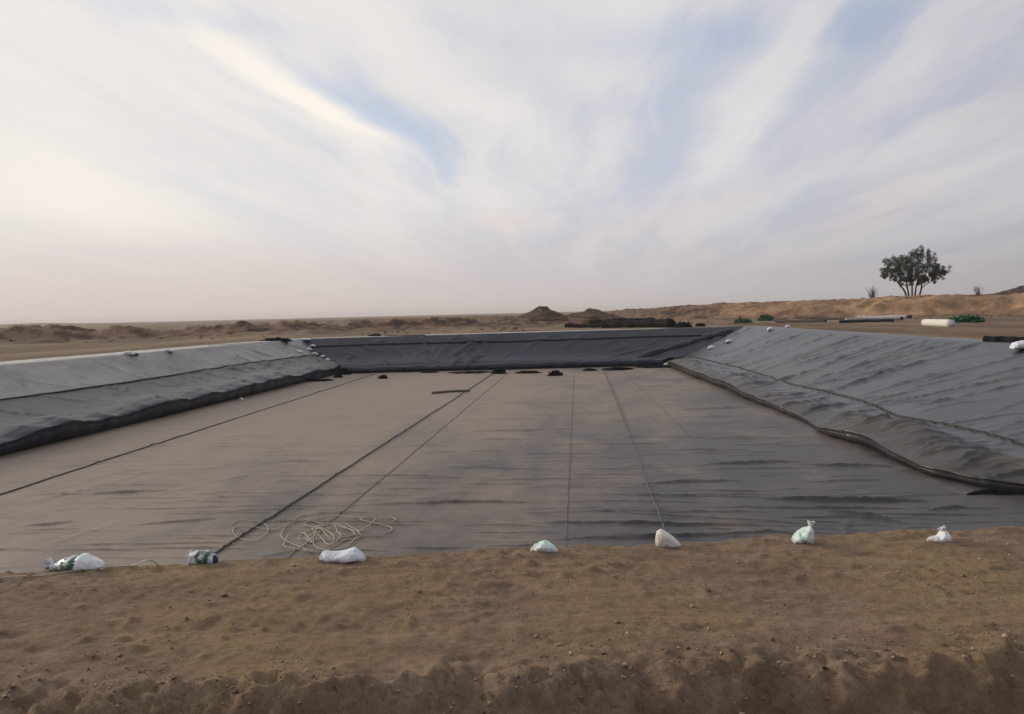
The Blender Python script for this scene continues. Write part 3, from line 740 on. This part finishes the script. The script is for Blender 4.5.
# ------------------------------------------------------------------ generic lumps (crumpled sheets, nets, scraps, mounds)
def lump_geo(L, W, Hh, seed, amp=.35, n=30, m=36, fr=3.0, peak=1.0, cone=False):
    V = []
    for i in range(n):
        t = i/(n-1); rr_ = math.sin(t*math.pi/2)
        for j in range(m):
            a = 2*math.pi*j/m; x, y = rr_*math.cos(a), rr_*math.sin(a)
            V.append((x, y, max(math.cos(t*math.pi/2), 0)**peak if not cone else (1-math.sqrt(rr_*rr_+.004)+.06)**1.15))
    V = np.array(V)
    nz = noise3(V[:, 0]*fr+seed*5.1, V[:, 1]*fr, V[:, 2]*fr)+.5*noise3(V[:, 0]*fr*2.3, V[:, 1]*fr*2.3+seed, V[:, 2]*fr*2.3)
    sc = 1+amp*nz
    V = V*np.stack([sc, sc, sc], -1)*[L/2, W/2, Hh]
    V[-m:, 2] = -.05*Hh-.02
    Fc = [tuple(map(int, f))[::-1] for f in grid_faces(n, m, True)]
    return V, Fc
def lump(name, label, cat, p, L, W, Hh, mat, seed, rz=0, group=None, **kw):
    V, Fc = lump_geo(L, W, Hh, seed, **kw)
    o = mesh_obj(name, V, Fc, mat); o.location = p; o.rotation_euler = (0, 0, rz)
    return tag(o, label, cat, group)
def mpp(p): return np.linalg.norm(p-CAM)/F        # metres per pixel at a point

# black scraps on the floor
scr = [(318, 381.5, 26, .16, 'long flat black offcut at the left end of the far floor'), (345, 375, 11, .55, 'small black bundle against the far left corner of the floor'),
       (383, 379, 9, .28, 'small black scrap lying on the floor right of the left corner'), (405, 372.5, 13, .42, 'grey and black crumpled scrap at the foot of the far slope'),
       (471, 373, 40, .10, 'long thin black strip at the foot of the far slope'), (499, 374, 13, .45, 'pointed black scrap where the thick dark seam ends'),
       (528, 373.5, 22, .22, 'low black folded strip at the middle of the far floor'), (555, 376, 13, .40, 'dark folded bundle right of the middle of the far floor'),
       (618, 370, 28, .20, 'long black offcut below the dark far slope'), (655, 367.5, 38, .16, 'black strip beside the right far corner')       , (338, 378, 8, .3, 'small black scrap between the flat offcut and the corner bundle'), (430, 373, 16, .14, 'thin black scrap at the foot of the far slope, left half'), (362, 373.5, 14, .2, 'low black scrap in the far left corner'),
       (590, 371, 12, .18, 'small flat black scrap left of the long right offcut')]
for i, (px, py, w, h, lab) in enumerate(scr):
    p = hit(px, py); s = mpp(p)
    lump('liner_scrap', lab, 'liner scrap', (p[0], p[1], FL+.03), w*s, max(w*s*.6, .5), h*.8, M['black'], 40+i, R(RS.uniform(-12, 12)), 'black liner scraps on the far floor', amp=.55, fr=2.6, peak=.8)
p0, p1 = fl_pt(432, 394), fl_pt(470, 391.5); p0[2] += .06; p1[2] += .06
V, Fc = tube_geo(smooth_path([p0, (p0+p1)/2+[0, .3, 0], p1], 14), .07, 8); tag(mesh_obj('short_pipe', V, Fc, simple_mat('dusty_pipe', (.09, .075, .06), (.16, .13, .1), 4, .6, 0)), 'short thin dusty pipe lying on the far floor near the thick seam', 'pipe')
p = hit(667, 365); 
def small_bag(label, px, py, w, h, mat, seed, group, neck=None):
    p = hit(px, py); s = mpp(p)*.9; w *= s; h *= s
    return bag(label, p, [(-w/2, h*.3, .5), (-w*.35, h*.8, .9), (0, h, 1), (w*.3, h*.75, .9), (w/2, h*.2, .5)], w*.6, mat, R(RS.uniform(-15, 15)), seed, neck, group, sink=.0, crump=.02*min(1, w*2))
Gc = 'white bags weighing down the far left corner'
for i, (px, py, w, h, lab) in enumerate([(306, 341, 13, 3.2, 'white bag highest in the far left corner, on the crest'), (313, 347, 8, 3, 'white bag just below the crest of the far left corner'),
        (309, 350.5, 8, 3.5, 'white bag in the middle of the far left corner row'), (299, 352.5, 10, 3, 'white bag furthest left on the slope by the far left corner'),
        (315, 355, 9, 3.2, 'white bag third from the bottom of the far left corner row'), (323, 358.5, 8, 4, 'white bag second from the bottom of the far left corner row'), (328, 362, 8, 4.5, 'white bag lowest in the far left corner row'),
        (344, 372.5, 10, 2.2, 'pale bag beside the black bundle at the foot of the far left corner')]):
    small_bag(lab, px, py, w, h, 'bag', 60+i, Gc)
Gr = 'white bags on the far end of the right slope'
for i, (px, py, w, h, lab) in enumerate([(712, 349, 10, 4.5, 'white bag lowest on the far end of the right slope'), (730, 342.5, 10, 3.8, 'white bag between the two folds high on the right slope'),
        (771, 330.5, 9, 4.5, 'white bag on the right crest beside the green netting'), (788, 328, 7, 4, 'white bag on the right crest at the start of the dirt'), (668, 366, 12, 4, 'white crumpled bag at the foot of the far right corner')]):
    small_bag(lab, px, py, w, h, 'bagc' if i == 4 else 'bag', 80+i, Gr)
small_bag('white bag with dark blue underside on the left crest, nearest of its pair', 129, 355, 13, 5, 'bag', 90, 'bags on the left crest')
small_bag('white bag on the left crest, further of its pair', 169, 352, 13, 4.5, 'bag', 91, 'bags on the left crest')
small_bag('blue plastic tied beneath the nearer bag of the left crest pair', 135, 355.5, 9, 3, 'navy', 92, 'bags on the left crest')
small_bag('small white bag at the left foot roll', 241, 400, 6, 3, 'bag', 93, None)
small_bag('white bag at the right frame edge on the right crest', 1024, 349, 26, 9, 'bag', 94, None)

# things lying beyond the crest, on the dirt
def lying_tube(name, label, cat, a, b, r, mat, group=None, k=16, rough=0, endmat=None, root=None, seed=0):
    pa, pb = hit(*a), hit(*b); n = 40
    P = smooth_path([pa, (pa*2+pb)/3+[0, .1, 0], (pa+pb*2)/3, pb], n); P[:, 2] = terrain(P[:, 0], P[:, 1], False)+r*.9
    rad = np.full(n, r)*(1+rough*n2(np.arange(n)*.25, np.zeros(n), 1, seed))
    if endmat is None:
        V, Fc = tube_geo(P, rad, k); V = np.array(V)
        if rough: V += (rough*r*.6*noise3(V[:, 0]*2.5/r*.3, V[:, 1]*2.5/r*.3, V[:, 2]*2.5/r*.3))[:, None]*np.array([0, .6, 1])
        return tag(mesh_obj(name, V, Fc, mat), label, cat, group)
    root = empty(name, P[0], label, cat, group)
    V, Fc = tube_geo(P-P[0], rad, k); mesh_obj('pipe_body', V, Fc, mat, root)
    T = (P[-1]-P[-2])/np.linalg.norm(P[-1]-P[-2])
    V, Fc = tube_geo([P[-1]-P[0]-T*.5, P[-1]-P[0]-T*.1, P[-1]-P[0]+T*.06], [r*1.12]*3, k); mesh_obj('end_cap', V, Fc, endmat, root)
    return root
BL = M['black']
lying_tube('liner_roll', 'thick black liner roll lying behind the far crest', 'liner roll', (604, 328), (672, 327.5), .44, BL, None, 24, .3, seed=3)
lying_tube('liner_roll', 'thin black rumpled liner roll left of the thick one behind the far crest', 'liner roll', (566, 327.5), (612, 327), .26, BL, None, 20, .35, seed=4)
lying_tube('liner_roll', 'narrow black roll on the dirt behind the thick roll', 'liner roll', (590, 326), (655, 325), .5, BL, None, 20, .3, seed=9)
lump('liner_heap', 'low black heap of liner just right of the thick roll', 'liner heap', hit(683, 327.5), 1.5, 1.2, .45, BL, 5, amp=.5)
lump('liner_heap', 'small black lump on the dirt right of the rolls', 'liner heap', hit(700, 326.5), .9, .8, .3, BL, 6, amp=.5)
M['net'] = simple_mat('green_netting', (.012, .075, .03), (.04, .17, .08), 5, .7, .05, 12)
def net_pile(label, px, py, w, h, seed):
    p = hit(px, py); s = mpp(p); w *= s; h *= s
    root = empty('netting_pile', p, label, 'netting', 'green netting piles on the dirt')
    V, Fc = lump_geo(w, w*.6, h*.8, seed, .5, fr=3); mesh_obj('netting', V, Fc, M['net'], root)
    V = []; Fc = []                              # frayed loose flaps
    rs = np.random.RandomState(seed)
    for i in range(160):
        a = rs.uniform(0, 6.28); q_ = rs.uniform(0, 1)**.5; c = np.array([math.cos(a)*q_*w/2, math.sin(a)*q_*w*.3, h*.8*math.sqrt(max(0, 1-q_*q_))*rs.uniform(.8, 1.2)])
        d1 = rs.normal(size=3)*.13; d2 = rs.normal(size=3)*.10; o = len(V)
        V += [c-d1-d2, c+d1-d2, c+d1+d2, c-d1+d2*.4]; Fc.append((o, o+1, o+2, o+3))
    mesh_obj('loose_flaps', V, Fc, M['net'], root)
net_pile('green netting pile standing tallest by the right far corner', 766, 321, 14, 6, 3)
net_pile('low green netting pile left of the tallest one', 743, 323, 15, 3.5, 4)
net_pile('wide green netting pile beside the white roll on the right dirt', 966, 322.5, 26, 6, 5)
pp = simple_mat('pale_pipe', (.38, .36, .34), (.50, .47, .44), 3, .5, 0); pb_ = simple_mat('black_pipe', (.012, .012, .013), (.03, .028, .026), 3, .65, 0, 1, .2)
Gp = 'pipes lying on the dirt right of the pond'
lying_tube('pipe', 'thin black pipe lying right of the green netting', 'pipe', (776, 322.5), (826, 322), .14, pb_, Gp)
lying_tube('pipe', 'black pipe with a raised look left of the pale pipes', 'pipe', (815, 318.5), (880, 321.5), .16, pb_, Gp)
lying_tube('pipe', 'pale pipe with a black end, longest of the stack', 'pipe', (858, 319), (911, 318.2), .22, pp, Gp, endmat=pb_)
lying_tube('pipe', 'pale pipe with a black end, nearest of the stack', 'pipe', (846, 321), (902, 319.8), .18, pp, Gp, endmat=pb_)
lying_tube('pipe', 'short black pipe in front of the pale pipes', 'pipe', (840, 323), (893, 321.2), .16, pb_, Gp)
lying_tube('fabric_roll', 'thick white fabric roll lying alone on the right dirt', 'fabric roll', (925, 326.0), (951, 327.2), .30, simple_mat('white_fabric_roll', (.62, .58, .52), (.74, .71, .66), 4, .85, .01, 30), None, 22, .05)
lying_tube('liner_strip', 'long black folded liner strip on the dirt at the right frame edge', 'liner strip', (985, 342.8), (1060, 345.5), .16, BL, None, 14, .4, seed=8)
lump('liner_heap', 'flat dark heap of liner behind the left far crest', 'liner heap', hit(276, 341.5), 2.2, 1.2, .28, BL, 11, amp=.5)
lump('liner_heap', 'small dark scrap on the dirt behind the far crest', 'liner heap', hit(375, 336.5), 1.1, .8, .22, BL, 12, amp=.5)
lying_tube('pole', 'thin dark pole lying along the dirt behind the far crest', 'pole', (385, 336.5), (425, 336), .07, pb_)
lying_tube('pole', 'thin dark pole lying on the dirt behind the left corner', 'pole', (208, 346.5), (262, 343), .06, pp)

# mound behind the far crest
ms = simple_mat('mound_soil', (.075, .055, .042), (.15, .108, .078), .9, .95, .15, 2.5, .1, True)
def mound(label, px, py, y, w, h, seed, group=None):
    p = aty(px, py, y); s = mpp(p)
    z0 = float(terrain(p[0], p[1], False)); zt = aty(px, py-h, y)[2]
    return lump('dirt_mound', label, 'dirt mound', (p[0], p[1], z0-.1), w*s, w*s*.7, zt-z0+.1, ms, seed, 0, group, amp=.2, fr=2.2, n=50, m=70, cone=True)
mound('tall pointed dark dirt mound on the skyline behind the basin', 541, 321, 118, 58, 15, 21, 'dirt mounds behind the basin')
mound('low rounded dirt mound just right of the pointed one', 590, 321, 122, 80, 12, 22, 'dirt mounds behind the basin')
mound('small sandy dirt mound on the skyline at the right frame edge', 1022, 293, 112, 46, 7, 23, 'dirt mounds behind the basin')

# ------------------------------------------------------------------ tree and shrubs
M['bark'] = simple_mat('bark', (.055, .040, .030), (.10, .075, .055), 5, .9, .02, 20)
def leaf_mat():
    m, t, bs = new_mat('olive_leaves'); p = obj_pos(t, True)
    t.l(t.mix(t.ramp(t.noise(p, 1.1, 4), .35, .65), (.030, .042, .020), (.075, .090, .040)), bs.inputs['Base Color'])
    bs.inputs['Roughness'].default_value = .6; bs.inputs['Specular IOR Level'].default_value = .2
    return m
M['leaf'] = leaf_mat()
def tree():
    D = 128.
    base = aty(913, 298, D); s = mpp(base); zg = float(terrain(base[0], base[1], False)); base[2] = zg-.1
    root = empty('tree', base, 'spreading dark green tree with several thin trunks on the right terrace', 'tree')
    def w(px, py, dd=0): return aty(px, py, D+dd)-base
    stems = [([(907, 297), (903, 289), (897, 282), (892, 274), (887, 268)], -1.2), ([(909, 297), (907, 287), (905, 278), (900, 268), (897, 260)], 1.0), ([(912, 297), (912, 286), (911, 276), (912, 262), (911, 254)], 0),
             ([(915, 297), (916, 288), (918, 278), (918, 268), (921, 256)], .8), ([(919, 298), (922, 288), (923, 280), (928, 268), (931, 258)], -.8), ([(921, 289), (926, 284), (933, 280), (938, 274), (943, 267)], .6),
             ([(912, 276), (908, 270), (903, 266)], 1.2), ([(918, 268), (924, 262), (930, 262)], 1.4), ([(903, 289), (897, 279), (889, 262)], 1.3)]
    parts = []; rs = np.random.RandomState(5)
    for st, dd in stems:
        P = [w(x, y, dd*(i/(len(st)-1))*1.6) for i, (x, y) in enumerate(st)]
        if st[0][1] > 295: P[0][2] = -.1
        P = smooth_path(P, 18); r0 = .17 if st[0][1] > 295 else .09
        parts.append(tube_geo(P, np.linspace(r0, .035, 18), 8))
        for _ in range(7):
            i = rs.randint(7, 18); d = rs.normal(size=3)*[.8, .8, .5]+[0, 0, .7]; q_ = P[i]
            parts.append(tube_geo(smooth_path([q_, q_+d*.5+rs.normal(size=3)*.1, q_+d], 6), np.linspace(.035, .012, 6), 5))
    V, Fc = join(parts); mesh_obj('trunk', V, Fc, M['bark'], root)
    # crown clumps : (px, py, radius px)
    cl = [(886, 262, 6), (891, 259, 7), (884, 269, 5), (890, 271, 5), (897, 263, 7), (902, 260, 7), (904, 268, 6), (911, 256, 7), (915, 252, 5), (922, 250, 5), (930, 252, 5), (919, 259, 9), (927, 258, 7), (912, 268, 6), (921, 270, 7), (929, 267, 7),
          (937, 268, 6), (944, 267, 5), (941, 272, 5), (932, 273, 4), (908, 276, 4), (897, 275, 4), (899, 269, 5), (924, 277, 4), (882, 273, 3), (946, 270, 3), (903, 281, 4), (911, 279, 4), (918, 281, 4), (926, 279, 4), (934, 277, 3), (893, 277, 3), (907, 272, 5), (916, 275, 5), (922, 264, 7), (909, 263, 7), (899, 259, 6), (936, 263, 4)]
    V = []
    for px, py, rp in cl:
        c = w(px, py, rs.uniform(-1.6, 1.6)); rr_ = rp*s
        sub = [(c+rs.normal(size=3)*rr_*.5, rr_*rs.uniform(.3, .55)) for _ in range(12)]
        for q_, r2 in sub:
            for _ in range(95):
                d = rs.normal(size=3); d /= np.linalg.norm(d); p_ = q_+d*r2*rs.uniform(.3, 1)
                a = rs.normal(size=3); a /= np.linalg.norm(a); b = np.cross(a, rs.normal(size=3)); b /= np.linalg.norm(b)
                V.append([p_-a*.08, p_+b*.04, p_+a*.08, p_-b*.04])
    V = np.array(V).reshape(-1, 3); mesh_obj('crown', V, np.arange(len(V)).reshape(-1, 4), M['leaf'], root, smooth=False)
tree()
bpy.data.objects['tree'].scale = (.93, .93, .93)
def shrub(label, px, py, y, h, n, seed, leaf=0):
    p = aty(px, py, y); s = mpp(p); p[2] = float(terrain(p[0], p[1], False))-.05; rs = np.random.RandomState(seed)
    root = empty('bare_shrub', p, label, 'shrub', 'bare shrubs on the terrace'); parts = []
    for _ in range(n):
        a = rs.uniform(0, 6.28); sp = rs.uniform(0, .75); L = h*s*rs.uniform(.5, 1.05)
        d = np.array([math.cos(a)*sp, math.sin(a)*sp, 1.]); d /= np.linalg.norm(d)
        P = smooth_path([d*0+[math.cos(a)*.2, math.sin(a)*.2, 0], d*L*.5+rs.normal(size=3)*.06, d*L+[0, 0, .1]], 7)
        parts.append(tube_geo(P, np.linspace(.035, .012, 7), 5))
        for _ in range(4):
            q_ = P[rs.randint(2, 6)]; e = q_+rs.normal(size=3)*.2+[0, 0, .25]
            parts.append(tube_geo([q_, (q_+e)/2+rs.normal(size=3)*.03, e], [.02, .014, .008], 4))
    V, Fc = join(parts); mesh_obj('branches', V, Fc, M['bark'], root)
shrub('bare twiggy shrub just left of the tree', 873, 298, 126, 13, 26, 1)
shrub('small bare shrub on the skyline right of the tree', 979, 297, 112, 9, 12, 2)
# dry scrub over the terrace and the far plain : uncountable
def scrub():
    rs = np.random.RandomState(9); V = []; Fc = []
    n = 0
    while n < 900:
        if rs.rand() < .5:
            px = rs.uniform(560, 1060); y = rs.uniform(95, 150)
        else: px = rs.uniform(-40, 560); y = rs.uniform(78, 190)
        p = aty(px, 320, y); x, yy = p[0], y
        d = pit(x, yy)[1]
        if d > -5 or n2(x, yy, .09, 66) < 0.02: continue
        n += 1; z = float(terrain(x, yy, False)); h = rs.uniform(.12, .38)
        for _ in range(16):
            a = rs.uniform(0, 6.28); sp = rs.uniform(.1, .9)*h; b = a+1.57; o = len(V); w_ = .025
            q_ = np.array([x+rs.normal()*.12, yy+rs.normal()*.12, z-.03]); tip = q_+[math.cos(a)*sp, math.sin(a)*sp, h*rs.uniform(.6, 1)]
            V += [q_-[math.cos(b)*w_, math.sin(b)*w_, 0], q_+[math.cos(b)*w_, math.sin(b)*w_, 0], tip]; Fc.append((o, o+1, o+2))
    o = mesh_obj('dry_scrub', V, np.array(Fc), simple_mat('dry_scrub', (.09, .065, .04), (.19, .14, .085), .4, .9, 0, 3, .1, True), smooth=False)
    o['kind'] = 'stuff'; tag(o, 'low dry scrub scattered over the ground around the basin', 'scrub')
scrub()

# ------------------------------------------------------------------ sky, sun, haze
SUN_AZ, SUN_EL = -62.0, 16.0                        # degrees, azimuth from +Y towards +X
w = bpy.data.worlds.new('World'); scene.world = w; w.use_nodes = True
t = NT(w.node_tree); bg = w.node_tree.nodes['Background']
skn = t.n('ShaderNodeTexSky'); skn.sky_type = 'NISHITA'; skn.sun_disc = False; skn.sun_elevation = R(SUN_EL); skn.sun_rotation = R(SUN_AZ)
skn.dust_density = 2.0; skn.air_density = 1.0; skn.ozone_density = 1.5
gen = t.n('ShaderNodeTexCoord').outputs['Generated']
nrm = t.n('ShaderNodeVectorMath'); nrm.operation = 'NORMALIZE'; t.l(gen, nrm.inputs[0]); dv = nrm.outputs[0]
sx = t.n('ShaderNodeSeparateXYZ'); t.l(dv, sx.inputs[0]); dx, dy, dz = sx.outputs
den = t.math('ADD', t.math('MAXIMUM', dz, 0.0), .06)
cu = t.math('DIVIDE', dx, den); cv = t.math('DIVIDE', dy, den)
cb = t.n('ShaderNodeCombineXYZ'); t.l(cu, cb.inputs[0]); t.l(cv, cb.inputs[1]); uv = cb.outputs[0]
# high cirrus, drawn out roughly along +Y
warp = t.n('ShaderNodeTexNoise', Scale=.9, Detail=3.0); t.l(uv, warp.inputs['Vector'])
wv = t.n('ShaderNodeVectorMath'); wv.operation = 'MULTIPLY_ADD'; t.l(warp.outputs['Color'], wv.inputs[0]); wv.inputs[1].default_value = (.38, .38, 0); t.l(uv, wv.inputs[2]); uvw = wv.outputs[0]
st1 = t.noise(t.mapping(uvw, (1.25, .20, 1), (0, 0, R(-3)), (3.1, 1.7, 0)), 1.0, 7, .60, .35)
st2 = t.noise(t.mapping(uvw, (3.2, .5, 1), (0, 0, R(8)), (7.3, 2.2, 0)), 1.0, 6, .62, .3)
st3 = t.noise(t.mapping(uvw, (9, 2.0, 1), (0, 0, R(-5))), 1.0, 5, .65)
st = t.math('ADD', t.math('MULTIPLY', st1, .62), t.math('ADD', t.math('MULTIPLY', st2, .28), t.math('MULTIPLY', st3, .10)))
def blob(p0, p1, wid, soft=1.0):
    """soft capsule between two pixels' cloud-plane coordinates"""
    def c(p):
        d = ray(*p); d = d/np.linalg.norm(d); return np.array([d[0]/(d[2]+.06), d[1]/(d[2]+.06)])
    a, b = c(p0), c(p1); mid = (a+b)/2; v = b-a; L = np.linalg.norm(v)/2+wid; an = math.atan2(v[1], v[0])
    m1 = t.mapping(uvw, (1, 1, 1), (0, 0, 0), (-mid[0]-.19, -mid[1]-.19, 0))
    m2 = t.mapping(m1, (1, 1, 1), (0, 0, -an)); m3 = t.mapping(m2, (1/L, 1/wid, 1))
    ln = t.n('ShaderNodeVectorMath'); ln.operation = 'LENGTH'; t.l(m3, ln.inputs[0])
    return t.ramp(ln.outputs['Value'], 0.0, 1.35, soft, 0)
def addall(L):
    s = L[0]
    for x in L[1:]: s = t.math('ADD', s, x)
    return s
gaps = addall([blob((270, 60), (430, 145), .22, 1.0), blob((400, 150), (470, 180), .35, .6), blob((560, 40), (740, 40), .26, .75), blob((560, 130), (640, 90), .3, .55), blob((870, 5), (860, 40), .14, .7), blob((100, 5), (250, 25), .14, .6), blob((960, 10), (940, 40), .1, .4), blob((420, 10), (500, 40), .14, .35)])
greys = addall([blob((20, 50), (330, 205), .24, 1.0), blob((0, 262), (190, 250), .7, .8), blob((330, 215), (480, 262), .7, .5), blob((860, 80), (760, 200), .35, .6), blob((430, 20), (560, 110), .25, .6)])
st0 = st; st = t.math('ADD', st, t.math('MULTIPLY', greys, -.08))
brights = addall([blob((190, 25), (400, 150), .09, .7), blob((170, 15), (420, 170), .20, .8), blob((400, 165), (540, 230), .4, .35), blob((0, 175), (150, 235), .6, .9), blob((800, 10), (700, 190), .18, .65), blob((0, 110), (110, 190), .35, .4), blob((330, 0), (560, 160), .2, .35)])
pinks = addall([blob((505, 218), (515, 226), .35, 1.0), blob((610, 235), (740, 195), .40, .7), blob((830, 240), (910, 172), .45, .7), blob((990, 120), (1030, 100), .3, .4), blob((230, 262), (290, 268), .8, .5)])
cover = t.math('ADD', t.ramp(st0, .38, .56, .36, 1.0), t.math('MULTIPLY', gaps, -.80))
cover = t.math('ADD', cover, t.math('MULTIPLY', brights, .5), False)
cover = t.ramp(cover, -.3, .95, .28, 1.0)
glow = t.n('ShaderNodeVectorMath'); glow.operation = 'DOT_PRODUCT'; t.l(dv, glow.inputs[0])
sv = (math.sin(R(SUN_AZ))*math.cos(R(SUN_EL)), math.cos(R(SUN_AZ))*math.cos(R(SUN_EL)), math.sin(R(SUN_EL))); glow.inputs[1].default_value = sv
gl = t.ramp(glow.outputs['Value'], .15, 1.0, 0, 1)
cloud = t.mix(t.ramp(st, .40, .64), (.565, .570, .615), (.69, .675, .665))
cloud = t.mix(t.math('MULTIPLY', brights, .85, True), cloud, (.86, .81, .74))
cloud = t.mix(t.math('MULTIPLY', pinks, .55, True), cloud, (.74, .635, .585))
cloud = t.mix(t.ramp(gl, .3, 1.0, 0, .40), cloud, (1.0, .93, .80))
skc = t.mix(.55, t.mix(1.0, skn.outputs[0], (.105, .105, .105), 'MULTIPLY'), (.50, .585, .775))
col = t.mix(cover, skc, cloud)
hz = t.ramp(dz, 0.0, .19, 1.0, 0.0)
hzc = t.mix(t.ramp(dx, -.6, .45), (.63, .545, .505), (.485, .458, .458))
col = t.mix(t.math('POWER', hz, 1.7), col, hzc)
STR = .10
col = t.mix(1.0, col, t.mix(t.ramp(glow.outputs['Value'], -.8, .55), (.50, .52, .60), (1.09, 1.09, 1.11)), 'MULTIPLY')
mul = t.mix(1.0, col, (1/STR, 1/STR, 1/STR), 'MULTIPLY')
for l in list(w.node_tree.links):
    pass
t.l(mul, bg.inputs['Color']); bg.inputs['Strength'].default_value = STR
for nd in w.node_tree.nodes:
    if nd.type == 'MIX': nd.clamp_result = False; nd.clamp_factor = True

sl = bpy.data.lights.new('sun', 'SUN'); sl.energy = 2.1; sl.angle = R(10); sl.color = (1, .88, .72)
so = bpy.data.objects.new('sun', sl); COL.objects.link(so)
so.rotation_euler = Vector(sv).to_track_quat('Z', 'Y').to_euler(); so.location = (-40, 30, 30)

HAZE = .00030
if HAZE:
    bm = bmesh.new(); bmesh.ops.create_cube(bm, size=1); me = bpy.data.meshes.new('haze'); bm.to_mesh(me); bm.free()
    hz_o = bpy.data.objects.new('haze', me); COL.objects.link(hz_o); hz_o.scale = (9400, 9400, 21); hz_o.location = (0, 1500, 5.5); hz_o['kind'] = 'stuff'
    m = bpy.data.materials.new('haze_air'); m.use_nodes = True; nt = m.node_tree; nt.nodes.clear()
    pv = nt.nodes.new('ShaderNodeVolumePrincipled'); pv.inputs['Density'].default_value = HAZE; pv.inputs['Color'].default_value = (.93, .88, .85, 1); pv.inputs['Anisotropy'].default_value = .2
    ou = nt.nodes.new('ShaderNodeOutputMaterial'); nt.links.new(pv.outputs[0], ou.inputs['Volume']); me.materials.append(m)

# ------------------------------------------------------------------ camera
cd = bpy.data.cameras.new('camera'); cam = bpy.data.objects.new('camera', cd); COL.objects.link(cam); scene.camera = cam
cd.sensor_width = 36; cd.lens = F/1024*36; cd.clip_start = .1; cd.clip_end = 20000
cam.matrix_world = Matrix(((CR[0], CU[0], -_f[0], CAM[0]), (CR[1], CU[1], -_f[1], CAM[1]), (CR[2], CU[2], -_f[2], CAM[2]), (0, 0, 0, 1)))
vs = scene.view_settings; vs.view_transform = 'Standard'; vs.look = 'None'; vs.gamma = 1; vs.exposure = 0; vs.use_curve_mapping = False
scene.render.resolution_x = 1024; scene.render.resolution_y = 714
